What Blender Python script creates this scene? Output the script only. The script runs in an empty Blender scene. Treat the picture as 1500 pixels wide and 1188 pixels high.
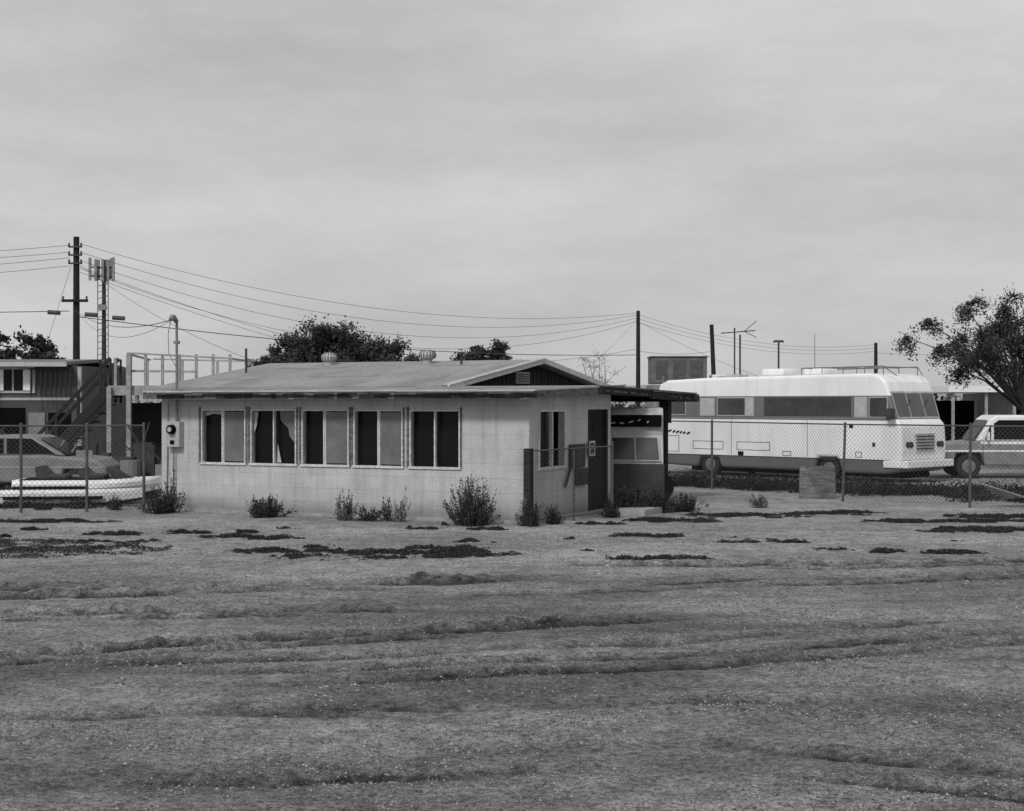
import bpy, math, random
import numpy as np
from mathutils import Vector, Matrix
random.seed(7); rng=np.random.default_rng(7)
D=bpy.data; C=bpy.context; scn=C.scene
scn.view_settings.view_transform='Standard'; scn.view_settings.look='None'; scn.view_settings.exposure=0

# ------------------------------------------------------------------ materials
def newmat(name):
    m=D.materials.new(name); m.use_nodes=True
    nt=m.node_tree; b=nt.nodes['Principled BSDF']; return m,nt,b
def N(nt,t,**k):
    n=nt.nodes.new(t)
    for a,v in k.items(): setattr(n,a,v)
    return n
def ramp(nt,pts,interp='LINEAR'):
    r=N(nt,'ShaderNodeValToRGB'); r.color_ramp.interpolation=interp
    e=r.color_ramp.elements
    while len(e)<len(pts): e.new(.5)
    for i,(p,v) in enumerate(pts):
        e[i].position=p; e[i].color=(v,v,v,1)
    return r
def mulchain(nt,outs):
    out=outs[0]
    for q in outs[1:]:
        mx=N(nt,'ShaderNodeMixRGB',blend_type='MULTIPLY'); mx.inputs[0].default_value=1
        nt.links.new(out,mx.inputs[1]); nt.links.new(q,mx.inputs[2]); out=mx.outputs[0]
    return out
def mat(name,val,var=.25,scale=3,rough=.8,bump=.0,bscale=40,metal=0,stretch=(1,1,1),fine=.0,spec=.5):
    m,nt,b=newmat(name)
    tc=N(nt,'ShaderNodeTexCoord'); mp=N(nt,'ShaderNodeMapping'); mp.inputs['Scale'].default_value=stretch
    nt.links.new(tc.outputs['Object'],mp.inputs[0])
    n=N(nt,'ShaderNodeTexNoise'); n.inputs['Scale'].default_value=scale; n.inputs['Detail'].default_value=6; n.inputs['Roughness'].default_value=.65
    nt.links.new(mp.outputs[0],n.inputs['Vector'])
    r=ramp(nt,[(.28,val*(1-var)),(.5,val),(.72,min(1,val*(1+var)))])
    nt.links.new(n.outputs['Fac'],r.inputs[0])
    out=r.outputs[0]
    if fine>0:
        f=N(nt,'ShaderNodeTexNoise'); f.inputs['Scale'].default_value=45; f.inputs['Detail'].default_value=3
        nt.links.new(mp.outputs[0],f.inputs['Vector'])
        fr=ramp(nt,[(.35,1-fine),(.62,1)]); nt.links.new(f.outputs['Fac'],fr.inputs[0])
        out=mulchain(nt,[out,fr.outputs[0]])
    nt.links.new(out,b.inputs['Base Color'])
    b.inputs['Roughness'].default_value=rough; b.inputs['Metallic'].default_value=metal; b.inputs['Specular IOR Level'].default_value=spec
    if bump>0:
        n2=N(nt,'ShaderNodeTexNoise'); n2.inputs['Scale'].default_value=bscale; n2.inputs['Detail'].default_value=4
        nt.links.new(mp.outputs[0],n2.inputs['Vector'])
        bp=N(nt,'ShaderNodeBump'); bp.inputs['Strength'].default_value=bump; bp.inputs['Distance'].default_value=.02
        nt.links.new(n2.outputs['Fac'],bp.inputs['Height']); nt.links.new(bp.outputs[0],b.inputs['Normal'])
    return m
def glass(name,v=.015,rough=.12,spec=.5):
    return mat(name,v,.3,2,rough,spec=spec)
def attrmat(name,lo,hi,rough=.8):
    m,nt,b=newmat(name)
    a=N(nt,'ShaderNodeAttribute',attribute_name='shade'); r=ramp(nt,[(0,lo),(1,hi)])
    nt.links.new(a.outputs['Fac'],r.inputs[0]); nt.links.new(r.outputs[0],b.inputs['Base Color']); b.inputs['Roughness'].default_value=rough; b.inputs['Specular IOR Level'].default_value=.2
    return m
M={}
M['woodd']=mat('weathered_dark_wood',.035,.6,6,.9,.6,30,stretch=(1,1,6),spec=.1)
M['woodm']=mat('weathered_wood',.16,.7,5,.9,.5,30,fine=.65,stretch=(.6,1,3))
M['woodl']=mat('bleached_wood',.34,.4,4,.85,.3,30,fine=.3)
M['trim']=mat('chipped_white_trim',.66,.25,9,.7,.3,60,fine=.4)
M['roof']=mat('rolled_roofing',.31,.28,1.1,.95,.6,70,fine=.4,stretch=(1,.35,1))
M['roofd']=mat('old_shingle',.2,.3,3,.95,.6,40,fine=.3)
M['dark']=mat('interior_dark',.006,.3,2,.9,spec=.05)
M['glass']=glass('dirty_glass',.008,.25,.15); M['glassg']=glass('curtained_glass',.09,.25)
M['screen']=mat('insect_screen',.15,.4,1.2,.7,fine=.3)
M['metal']=mat('galvanised_steel',.17,.3,8,.5,metal=.2)
M['post']=mat('rusted_fence_pipe',.07,.4,8,.7)
M['wire']=mat('fence_wire',.06,.2,3,.7)
M['cable']=mat('black_cable',.05,.2,3,.7)
M['pole']=mat('creosote_pole',.025,.4,4,.9,.5,20,spec=.1)
M['tyre']=mat('tyre_rubber',.02,.2,8,.9)
M['rim']=mat('dirty_rim',.15,.3,8,.6)
M['chrome']=mat('dull_chrome',.5,.15,6,.35,metal=.7)
M['white']=mat('white_paint',.8,.12,3,.5,fine=.12)
M['grey']=mat('grey_paint',.2,.3,3,.6)
M['dgrey']=mat('dark_grey_paint',.05,.4,3,.7,spec=.2)
M['lgrey']=mat('pale_grey_paint',.42,.25,3,.6,fine=.2)
M['concrete']=mat('concrete',.3,.3,5,.95,.5,40)
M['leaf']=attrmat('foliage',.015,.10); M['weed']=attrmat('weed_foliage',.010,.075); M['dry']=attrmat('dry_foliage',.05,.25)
M['bark']=mat('bark',.045,.4,8,.95,.5)

def blockmat():
    m,nt,b=newmat('painted_concrete_block')
    tc=N(nt,'ShaderNodeTexCoord'); sp=N(nt,'ShaderNodeSeparateXYZ'); nt.links.new(tc.outputs['Object'],sp.inputs[0])
    ad=N(nt,'ShaderNodeMath',operation='ADD'); nt.links.new(sp.outputs[0],ad.inputs[0]); nt.links.new(sp.outputs[1],ad.inputs[1])
    cb=N(nt,'ShaderNodeCombineXYZ'); nt.links.new(ad.outputs[0],cb.inputs[0]); nt.links.new(sp.outputs[2],cb.inputs[1])
    br=N(nt,'ShaderNodeTexBrick'); br.inputs['Scale'].default_value=1; br.inputs['Brick Width'].default_value=.8; br.inputs['Row Height'].default_value=.27
    br.inputs['Mortar Size'].default_value=.006; br.inputs['Mortar Smooth'].default_value=.6
    br.inputs['Color1'].default_value=(.53,.53,.53,1); br.inputs['Color2'].default_value=(.50,.50,.50,1); br.inputs['Mortar'].default_value=(.42,.42,.42,1)
    nt.links.new(cb.outputs[0],br.inputs['Vector'])
    n=N(nt,'ShaderNodeTexNoise'); n.inputs['Scale'].default_value=1.3; n.inputs['Detail'].default_value=8; n.inputs['Roughness'].default_value=.7
    nt.links.new(tc.outputs['Object'],n.inputs['Vector'])
    r=ramp(nt,[(.3,.76),(.6,1.04)]); nt.links.new(n.outputs['Fac'],r.inputs[0])
    mp=N(nt,'ShaderNodeMapping'); mp.inputs['Scale'].default_value=(7,7,.5); nt.links.new(tc.outputs['Object'],mp.inputs[0])
    st=N(nt,'ShaderNodeTexNoise'); st.inputs['Scale'].default_value=1; st.inputs['Detail'].default_value=4; nt.links.new(mp.outputs[0],st.inputs['Vector'])
    sr=ramp(nt,[(.34,.86),(.5,1)]); nt.links.new(st.outputs['Fac'],sr.inputs[0])
    f=N(nt,'ShaderNodeTexNoise'); f.inputs['Scale'].default_value=45; f.inputs['Detail'].default_value=3; nt.links.new(tc.outputs['Object'],f.inputs['Vector'])
    fr=ramp(nt,[(.35,.76),(.6,1.04)]); nt.links.new(f.outputs['Fac'],fr.inputs[0])
    n3=N(nt,'ShaderNodeMath',operation='MULTIPLY_ADD'); nt.links.new(n.outputs['Fac'],n3.inputs[0]); n3.inputs[1].default_value=-.7; nt.links.new(sp.outputs[2],n3.inputs[2])
    dr=ramp(nt,[(0,.5),(.22,.9),(.5,1)])
    mr=N(nt,'ShaderNodeMath',operation='ADD'); mr.inputs[1].default_value=.25; nt.links.new(n3.outputs[0],mr.inputs[0]); nt.links.new(mr.outputs[0],dr.inputs[0])
    out=mulchain(nt,[br.outputs[0],r.outputs[0],sr.outputs[0],fr.outputs[0],dr.outputs[0]])
    nt.links.new(out,b.inputs['Base Color']); b.inputs['Roughness'].default_value=.9
    bp=N(nt,'ShaderNodeBump'); bp.inputs['Strength'].default_value=.35; bp.inputs['Distance'].default_value=.008
    inv=N(nt,'ShaderNodeMath',operation='SUBTRACT'); nt.links.new(f.outputs['Fac'],inv.inputs[0]); nt.links.new(br.outputs['Fac'],inv.inputs[1])
    nt.links.new(inv.outputs[0],bp.inputs['Height']); nt.links.new(bp.outputs[0],b.inputs['Normal'])
    return m
M['block']=blockmat()

# ------------------------------------------------------------------ mesh builder
class B:
    def __init__(s): s.v=[]; s.f=[]
    def add(s,vs,fs):
        o=len(s.v); s.v+= [tuple(p) for p in vs]; s.f+=[tuple(i+o for i in f) for f in fs]; return s
    def box(s,x0,x1,y0,y1,z0,z1):
        vs=[(x0,y0,z0),(x1,y0,z0),(x1,y1,z0),(x0,y1,z0),(x0,y0,z1),(x1,y0,z1),(x1,y1,z1),(x0,y1,z1)]
        return s.add(vs,[(0,3,2,1),(4,5,6,7),(0,1,5,4),(1,2,6,5),(2,3,7,6),(3,0,4,7)])
    def beam(s,a,b,w,h):
        a=Vector(a);b=Vector(b);d=(b-a).normalized(); up=Vector((0,0,1))
        if abs(d.z)>.95: up=Vector((0,1,0))
        sx=d.cross(up).normalized()*w/2; sz=sx.cross(d).normalized()*h/2
        vs=[a-sx-sz,a+sx-sz,a+sx+sz,a-sx+sz,b-sx-sz,b+sx-sz,b+sx+sz,b-sx+sz]
        return s.add(vs,[(0,1,2,3),(7,6,5,4),(0,4,5,1),(1,5,6,2),(2,6,7,3),(3,7,4,0)])
    def tube(s,a,b,r0,r1=None,n=8):
        r1=r0 if r1 is None else r1
        a=Vector(a);b=Vector(b);d=(b-a)
        if d.length<1e-6: return s
        d.normalize(); up=Vector((0,0,1)) if abs(d.z)<.9 else Vector((1,0,0))
        x=d.cross(up).normalized(); y=d.cross(x)
        vs=[a+(x*math.cos(t)+y*math.sin(t))*r0 for t in [2*math.pi*i/n for i in range(n)]]
        vs+=[b+(x*math.cos(t)+y*math.sin(t))*r1 for t in [2*math.pi*i/n for i in range(n)]]
        fs=[(i,(i+1)%n,n+(i+1)%n,n+i) for i in range(n)]+[tuple(range(n))[::-1],tuple(range(n,2*n))]
        return s.add(vs,fs)
    def path(s,pts,r,n=5):
        for a,b in zip(pts[:-1],pts[1:]): s.tube(a,b,r,r,n)
        return s
    def slab(s,top,t):
        n=len(top); vs=[tuple(p) for p in top]+[(p[0],p[1],p[2]-t) for p in top]
        return s.add(vs,[tuple(range(n)),tuple(range(n,2*n))[::-1]]+[(i,i+n,(i+1)%n+n,(i+1)%n) for i in range(n)])
    def prof(s,pts,y0,y1):
        n=len(pts); vs=[(p[0],y0,p[1]) for p in pts]+[(p[0],y1,p[1]) for p in pts]
        return s.add(vs,[tuple(range(n)),tuple(range(n,2*n))[::-1]]+[(i,i+n,(i+1)%n+n,(i+1)%n) for i in range(n)])
    def obj(s,name,m,parent=None,bevel=0,seg=2,smooth=False):
        me=D.meshes.new(name); me.from_pydata(s.v,[],s.f); me.validate(); me.update()
        o=D.objects.new(name,me); C.collection.objects.link(o)
        me.materials.append(m if not isinstance(m,str) else M[m])
        import bmesh
        bm=bmesh.new(); bm.from_mesh(me); bmesh.ops.recalc_face_normals(bm,faces=bm.faces); bm.to_mesh(me); bm.free()
        if smooth:
            for p in me.polygons: p.use_smooth=True
        if parent: o.parent=parent
        if bevel:
            md=o.modifiers.new('bevel','BEVEL'); md.width=bevel; md.segments=seg; md.limit_method='ANGLE'; md.angle_limit=math.radians(35)
        return o
def empty(name,loc,rz=0):
    e=D.objects.new(name,None); C.collection.objects.link(e); e.location=loc; e.rotation_euler=(0,0,rz); return e

_T=rng.random((256,256))
def vn(x,y):
    xi=np.floor(x).astype(int); yi=np.floor(y).astype(int); fx=x-xi; fy=y-yi
    fx=fx*fx*(3-2*fx); fy=fy*fy*(3-2*fy)
    a=_T[xi%256,yi%256]; b=_T[(xi+1)%256,yi%256]; c=_T[xi%256,(yi+1)%256]; d=_T[(xi+1)%256,(yi+1)%256]
    return (a*(1-fx)+b*fx)*(1-fy)+(c*(1-fx)+d*fx)*fy
def fbm(x,y,o=4):
    s=0;a=.5
    for i in range(o): s=s+a*vn(x*2**i+17*i,y*2**i+31*i); a*=.5
    return s
# ruts: centre y at x=0, slope, curvature, x-range, depth, width, strength
TR=[(18.6,.2,0,-9,.3,.07,.17,1.7),(18.1,.22,0,-9,-1.2,.05,.12,1.4),(19.1,.17,0,-9,-3,.03,.12,.8),(16.0,.1,0,-6.8,-.8,.05,.11,1.5),(15.65,.1,0,-7,-1.8,.03,.08,1.1),(14.7,.38,0,-7,2.0,.06,.10,1.6),(14.35,.39,0,-7,0,.03,.07,1.0),
 (20.4,-.02,.012,.5,10,.045,.13,1.5),(19.9,.02,.01,3,10,.03,.09,1.0),(12.2,.25,.02,-3,6,.02,.12,.8),(12.75,.25,.02,-3,6,.02,.08,.8),(10.4,-.2,-.05,-4,0,.03,.09,.9),(9.0,.3,.06,-3.2,.5,.02,.10,.8),(10.2,-.42,0,1.2,5,.035,.11,1.1),(9.6,-.45,0,1.2,5,.03,.08,1.1),(17.2,.28,0,-1,9,.025,.13,1.1),(17.7,.27,0,0,9,.02,.09,.8),(10.9,.1,0,-4,3,.02,.09,.6),(13.4,.3,.02,-4,5,.02,.10,.8)]
def ground_h(x,y):
    near=np.clip((y-4)/3,0,1)*np.clip((70-y)/20,0,1)*np.clip((22-abs(x))/5,0,1)
    h=(fbm(x*.3,y*.3,2)-.38)*.05+(fbm(x*2.2+9,y*2.2,3)-.44)*.03+(fbm(x*8+9,y*8,3)-.44)*.028
    road=np.clip((20.2+.05*x-y)/1.2+(fbm(x*.8,y*.8,2)-.4)*2,0,1)
    dirt=.20*road+.42*road*np.clip((fbm(x*.22+5,(y-.25*x)*.9+2,4)-.46)*5,0,1)*(.5+.8*fbm(x*3,y*4,3))
    w=(fbm(x*.7+40,y*.4,2)-.38)*.4
    for c,sl,cv,xa,xb,dep,wd,st in TR:
        d=y-(c+sl*x+cv*x*x)+w
        k=np.where((np.abs(d)<wd*5)&(x>xa)&(x<xb))[0]
        if len(k)==0: continue
        xk=x[k];yk=y[k];dk=d[k]
        env=np.clip((xk-xa)/1.0,0,1)*np.clip((xb-xk)/1.0,0,1)*np.clip(3.2*fbm(xk*.9+c*3,yk*.4,3)-.35,0,1.2)
        rag=.5+1.1*fbm(xk*5+c,yk*5,2)
        g=np.exp(-(dk/(wd*rag))**2)*env; h[k]+= -dep*g+dep*1.3*np.exp(-((dk-wd*2)/wd)**2)*env*fbm(xk*9,yk*9,2)*1.6
        dirt[k]+= st*(g*(.25+1.3*fbm(xk*8,yk*8,2))+.4*np.exp(-((dk-wd*1.5)/(wd*1.6))**2)*env*np.clip(fbm(xk*10,yk*10,2)*3-.9,0,1))
    flat=np.clip((y-25.5)/1.5,0,1)
    h=h*(1-.6*flat)
    return h*near,np.clip(dirt,0,1.2)/1.2*near
def gz(x,y): return float(ground_h(np.array([float(x)]),np.array([float(y)]))[0][0])

def npmesh(name,co,faces,m,shade=None,parent=None):
    me=D.meshes.new(name); nf=len(faces); k=faces.shape[1]
    me.vertices.add(len(co)); me.vertices.foreach_set('co',np.asarray(co,np.float32).ravel())
    me.loops.add(nf*k); me.loops.foreach_set('vertex_index',faces.astype(np.int32).ravel())
    me.polygons.add(nf); me.polygons.foreach_set('loop_start',np.arange(0,nf*k,k,dtype=np.int32))
    try: me.polygons.foreach_set('loop_total',np.full(nf,k,np.int32))
    except Exception: pass
    me.update(calc_edges=True)
    if shade is not None:
        a=me.attributes.new('shade','FLOAT','POINT'); a.data.foreach_set('value',np.asarray(shade,np.float32))
    if m: me.materials.append(M[m] if isinstance(m,str) else m)
    o=D.objects.new(name,me); C.collection.objects.link(o)
    if parent: o.parent=parent
    return o
def ground():
    ys=list(np.linspace(-60,5,14))
    y=5.5
    while y<45: ys.append(y); y*=1.0034
    while y<4000: ys.append(y); y*=1.12
    xs=list(-np.geomspace(3000,13.2,24))+list(np.arange(-13,13,.04))+list(np.geomspace(13.1,3000,24))
    X,Y=np.meshgrid(np.array(xs),np.array(ys)); nx=len(xs); ny=len(ys)
    H,dr=ground_h(X.ravel(),Y.ravel())
    co=np.stack([X.ravel(),Y.ravel(),H],1).astype(np.float32)
    i=np.arange(nx*ny).reshape(ny,nx)
    q=np.stack([i[:-1,:-1],i[:-1,1:],i[1:,1:],i[1:,:-1]],-1).reshape(-1,4)
    o=npmesh('ground',co,q,None,dr)
    me=o.data; me.polygons.foreach_set('use_smooth',np.ones(len(q),bool))
    m,nt,b=newmat('desert_dirt')
    tc=N(nt,'ShaderNodeTexCoord')
    def noise(s,d,rg=.6,st=(1,1,1)):
        mp=N(nt,'ShaderNodeMapping'); mp.inputs['Scale'].default_value=st; nt.links.new(tc.outputs['Object'],mp.inputs[0])
        n=N(nt,'ShaderNodeTexNoise'); n.inputs['Scale'].default_value=s; n.inputs['Detail'].default_value=d; n.inputs['Roughness'].default_value=rg
        nt.links.new(mp.outputs[0],n.inputs['Vector']); return n
    a=noise(.3,6,.62,(.8,1.2,1)); ra=ramp(nt,[(.36,.33),(.5,.42),(.64,.55)]); nt.links.new(a.outputs['Fac'],ra.inputs[0])
    c=noise(3.2,5,.7); rc=ramp(nt,[(.38,.7),(.6,1.1)]); nt.links.new(c.outputs['Fac'],rc.inputs[0])
    e=noise(18,5,.8); re=ramp(nt,[(.38,.42),(.5,.95),(.62,1.3)]); nt.links.new(e.outputs['Fac'],re.inputs[0])
    g=noise(85,2,.7); rg_=ramp(nt,[(.36,.5),(.64,1.4)]); nt.links.new(g.outputs['Fac'],rg_.inputs[0])
    at=N(nt,'ShaderNodeAttribute',attribute_name='shade'); rt=ramp(nt,[(0,1.06),(.35,.66),(1,.18)]); nt.links.new(at.outputs['Fac'],rt.inputs[0])
    out=mulchain(nt,[ra.outputs[0],rc.outputs[0],re.outputs[0],rg_.outputs[0],rt.outputs[0]])
    nt.links.new(out,b.inputs['Base Color']); b.inputs['Roughness'].default_value=1; b.inputs['Specular IOR Level'].default_value=.05
    m3=N(nt,'ShaderNodeMath',operation='MULTIPLY_ADD'); nt.links.new(g.outputs['Fac'],m3.inputs[0]); m3.inputs[1].default_value=.45
    m1=N(nt,'ShaderNodeMath',operation='MULTIPLY'); nt.links.new(e.outputs['Fac'],m1.inputs[0]); m1.inputs[1].default_value=1.8
    nt.links.new(m1.outputs[0],m3.inputs[2])
    bp=N(nt,'ShaderNodeBump'); bp.inputs['Strength'].default_value=1; bp.inputs['Distance'].default_value=.035
    nt.links.new(m3.outputs[0],bp.inputs['Height']); nt.links.new(bp.outputs[0],b.inputs['Normal'])
    me.materials.append(m)
ground()

def quads(cent,size,asp=.5,updir=None):
    n=len(cent); a=rng.normal(size=(n,3))
    if updir is not None: a=a*.5+np.asarray(updir)
    a/=np.linalg.norm(a,axis=1)[:,None]
    b=np.cross(a,rng.normal(size=(n,3))); b/=np.linalg.norm(b,axis=1)[:,None]+1e-9
    s=np.asarray(size).reshape(-1,1)*np.ones((n,1))
    a=a*s*.5; b=b*s*.5*asp
    co=np.stack([cent-a,cent+b,cent+a,cent-b],1).reshape(-1,3)
    f=np.arange(n*4).reshape(-1,4); return co,f

def pebbles():
    n=120000
    y=7.3*np.exp(rng.random(n)*math.log(27/7.3)); x=(rng.random(n)-.5)*2*(y*.36+.5)
    dens=fbm(x*.7+3,y*1.0,4); keep=rng.random(n)<np.clip((dens-.4)*5,.05,1); x=x[keep];y=y[keep]; n=len(x)
    s=.003+.011*rng.random(n)**4+.002*rng.random(n); s*=(.8+y*.02); big=rng.random(n)<.006; s[big]*=2
    h,_=ground_h(x,y)
    base=np.array([(1,0,0),(0,1,0),(-1,0,0),(0,-1,0),(0,0,.8)],float)
    th=rng.random(n)*6.28; c,sn=np.cos(th),np.sin(th)
    v=base[None]*(.7+.6*rng.random((n,5,1)))*s[:,None,None]
    vx=v[...,0]*c[:,None]-v[...,1]*sn[:,None]*.75; vy=v[...,0]*sn[:,None]+v[...,1]*c[:,None]*.75
    co=np.stack([vx+x[:,None],vy+y[:,None],v[...,2]+(h+s*.12)[:,None]],-1).reshape(-1,3)
    fb=np.array([(0,1,4),(1,2,4),(2,3,4),(3,0,4)])
    f=(fb[None]+(np.arange(n)*5)[:,None,None]).reshape(-1,3)
    M['peb']=attrmat('pebble_stone',.06,.36,.95)
    npmesh('gravel',co,f,'peb',np.repeat(rng.random(n)**1.3,5))
pebbles()

# ------------------------------------------------------------------ vegetation
def weedmats():
    P=[(-7.6,22.6,1.9,1.2),(-6.1,23.9,.7,.25),(-3.87,26.2,.25,.14),(-1.55,26.2,.3,.16),(-4.7,24.7,.5,.2),(-4.0,24.3,.5,.18),(-6.6,25.2,.5,.16),(-5.5,25.3,.35,.12),(-1.2,22,1.1,.6),(-2.3,21.6,1.0,.45),(-3.4,22.3,.7,.25),(-.4,26,.3,.14),(-.55,23.6,.3,.12),(3,28,.75,.35),(4.7,29.3,1.2,.55),(6.3,29.8,.9,.4),(8.1,25.9,.9,.45),(7.3,27.8,.7,.25),(2.1,21.2,.6,.12),(4.7,22.7,.5,.25),(5.5,22.2,.3,.12),(6.5,22.0,.4,.15),(8.9,27.8,.6,.25),(9.5,29.0,.9,.35),(-8.5,27.8,1.0,.25),(1.6,27.2,.4,.15),(3.9,23.9,.6,.2),(2.2,24.8,.5,.15)]
    for i in range(16): P.append((random.uniform(-9,9.5),random.uniform(22,28) ,random.uniform(.08,.22),random.uniform(.04,.08)))
    cs=[];ss=[];sh=[]
    for x,y,rx,ry in P:
        n=int(min(42000,600+rx*ry*60000))
        t=rng.random(n)*6.28; r=rng.random(n)**.55*1.3
        px=x+rx*r*np.cos(t); py=y+ry*r*np.sin(t)
        d=.6*fbm(px*2.2+3,py*3.0,3)+.4*fbm(px*9,py*9,3)-.11*r
        keep=(d>.32)&(rng.random(n)<np.clip((d-.31)*14,.1,1)); px=px[keep];py=py[keep]; d=d[keep]
        if len(px)==0: continue
        h,_=ground_h(px,py); hh=np.clip(d-.33,0,.15)*.38*rng.random(len(px))
        cs.append(np.stack([px,py,h+.003+hh],1)); ss.append(.010+.024*rng.random(len(px))); sh.append(rng.random(len(px))**1.4)
    c=np.concatenate(cs); co,f=quads(c,np.concatenate(ss),.6)
    npmesh('ground_weeds',co,f,'weed',np.repeat(np.concatenate(sh),4))
weedmats()

def shrub(name,x,y,w,h,n=60,m='weed',spread=1.0,leafs=32,ls=.042):
    B_=B(); cs=[];sh=[]; z0=gz(x,y)-.01
    for i in range(n):
        t=random.random()*6.28; r=random.random()**.6*w/2*(.8+.3*math.sin(3*t+x))
        bx=x+r*.5*math.cos(t)*spread; by=y+r*.4*math.sin(t)
        tx=x+r*math.cos(t)+random.gauss(0,.05); ty=y+r*.8*math.sin(t)
        hh=h*(1-.55*(r/(w/2))**2)*random.uniform(.4,1.2)
        a=Vector((bx,by,z0)); b=Vector((tx,ty,z0+hh)); mid=(a+b)/2+Vector((random.gauss(0,.03),random.gauss(0,.03),0))
        B_.tube(a,mid,.004,.003,3); B_.tube(mid,b,.003,.001,3)
        c0=random.random()**2*.6
        for k in range(leafs):
            q=random.uniform(.08,1); p=a.lerp(mid,q*2) if q<.5 else mid.lerp(b,q*2-1); g=.035*(1.15-q)
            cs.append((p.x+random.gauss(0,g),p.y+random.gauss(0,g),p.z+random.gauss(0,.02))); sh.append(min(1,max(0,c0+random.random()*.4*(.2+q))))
    e=empty(name,(0,0,0)); B_.obj('stems',M['bark'],e)
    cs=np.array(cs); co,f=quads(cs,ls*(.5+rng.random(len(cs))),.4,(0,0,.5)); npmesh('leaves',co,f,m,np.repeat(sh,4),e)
for a in [(-7.0,29.9,.95,.55,100),(-6.8,30.1,.5,.85,26),(-4.75,28.9,.9,.42,110),(-3.1,28.1,.5,.5,20),(-2.3,27.9,.5,.55,18),(-2.7,27.9,.6,.3,26),(-.72,26.85,1.2,.8,220),(.35,26.7,.5,.45,45),(.75,27.2,.4,.35,30),(1.9,28.8,.5,.3,50),(2.3,30.0,.8,.6,100),(2.9,30.1,.9,.5,110),(3.5,30.4,.8,.35,80),(-8.2,30.9,.5,.3,30)]:
    shrub('desert_shrub',*a)
for a in [(-3.15,28.0,.4,.6,16,'dry'),(-2.05,27.75,.4,.6,16,'dry'),(.2,26.8,.4,.55,18,'dry'),(5.2,31.5,.7,.3,30,'dry')]:
    shrub('dry_weed',*a)
def scrub():
    pts=[]
    for i in range(420):
        t=random.random(); x=3.8+t*13; y=40-t*11+random.gauss(0,1.1)+1.6
        if 4<x<13: pts.append((x,y,random.uniform(.15,.6),random.uniform(.08,.36)))
    for i in range(150): pts.append((random.uniform(-15,-8.5),random.uniform(31,36),random.uniform(.15,.5),random.uniform(.08,.3)))
    cs=[];sh=[]
    for x,y,w,h in pts:
        n=230; c=rng.normal(size=(n,3))*np.array([w*.5,w*.5,h*.4]); c[:,2]=abs(c[:,2]); c+=np.array([x,y,0]); cs.append(c); sh.append(rng.random(n)*rng.random())
    c=np.concatenate(cs); co,f=quads(c,.06*(.5+rng.random(len(c))),.5); npmesh('scrub_undergrowth',co,f,'weed',np.repeat(np.concatenate(sh),4))
scrub()

def tree(name,base,trunk_h,clumps,nleaf,ls,m='leaf',r0=.16,asp=.5,droop=0,limb=1):
    e=empty(name,base); b=B(); cs=[];sh=[]
    fork=Vector((random.gauss(0,.1),0,trunk_h)); b.tube((0,0,-.1),fork,r0,r0*.7,9)
    for (cx,cy,cz,r) in clumps:
        c=Vector((cx,cy,cz)); mid=fork.lerp(c,.5)+Vector((random.gauss(0,.2),random.gauss(0,.2),.12*(c-fork).length*(1 if droop else .3)))
        b.tube(fork,mid,r0*.3*limb,r0*.18*limb,6); b.tube(mid,c,r0*.18*limb,r0*.06*limb,5)
        for k in range(8):
            d=Vector(rng.normal(size=3)).normalized()*r*random.uniform(.6,1.4); d.z=d.z*.7-droop*.2
            b.tube(c,c+d,r0*.05,.005,3)
            nn=nleaf//8
            t=rng.random((nn,1))**.7; q=np.array(c)[None]+np.array(d)[None]*t+rng.normal(size=(nn,3))*r*.17*(.4+t)
            q[:,2]-=droop*rng.random(nn)*.3*t[:,0]
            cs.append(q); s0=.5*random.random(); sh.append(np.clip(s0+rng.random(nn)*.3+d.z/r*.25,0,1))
    b.obj('trunk_and_limbs','bark',e)
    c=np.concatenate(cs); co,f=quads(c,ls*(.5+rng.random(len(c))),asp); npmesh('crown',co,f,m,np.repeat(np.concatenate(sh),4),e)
    return e
def dome(w,h,n,z0,r,ysc=.6):
    out=[]
    while len(out)<n:
        x,y,z=random.uniform(-1,1),random.uniform(-1,1),random.uniform(0,1)
        if x*x+y*y+z*z<1: out.append((x*w/2,y*w/2*ysc,z0+z*h,r*random.uniform(.5,1.35)))
    return out
tree('mesquite_tree',(-6.4,55,0),1.6,dome(4.8,2.4,84,2.8,.5),700,.11)
tree('mesquite_tree',(-4.6,56,0),1.6,dome(2.8,1.3,30,3.0,.42),700,.11)
tree('mesquite_tree',(-8.9,56,0),1.4,dome(1.8,1.1,20,3.0,.36),600,.11)
tree('ash_tree',(-1.75,70,0),1.8,dome(1.9,2.0,40,2.9,.42),800,.14)
tree('ash_tree',(-.55,70,0),1.8,dome(1.2,1.7,24,3.1,.38),800,.14)
tree('palo_verde_tree',(-17.6,50,0),2.2,dome(2.0,1.7,16,3.1,.38),700,.12)
tree('palo_verde_tree',(-16.3,52,0),2.2,dome(1.4,1.5,9,3.2,.34),600,.12)
tree('bare_tree',(3.6,64,0),1.5,dome(2.0,2.2,16,2.4,.5),30,.06,'dry',.1)
cl=[]
for i in range(78):
    a=random.uniform(-.02,math.pi*1.02); rr=random.uniform(.3,1)
    cl.append((-math.cos(a)*3.3*rr+.4,random.uniform(-1.6,1.6),3.6+math.sin(a)*2.7*rr-(.3 if abs(math.cos(a))>.8 else 0),random.uniform(.4,.8)))
cl+=[(-3.9,.2,4.3,.5),(-3.4,-.2,4.8,.5),(-2.9,0,4.0,.4),(-2.2,.3,3.3,.35),(-1.9,.5,3.7,.45)]
tree('mesquite_tree',(16.6,48,0),1.9,cl,520,.10,'leaf',.2,asp=.4,droop=1,limb=.75)
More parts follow.
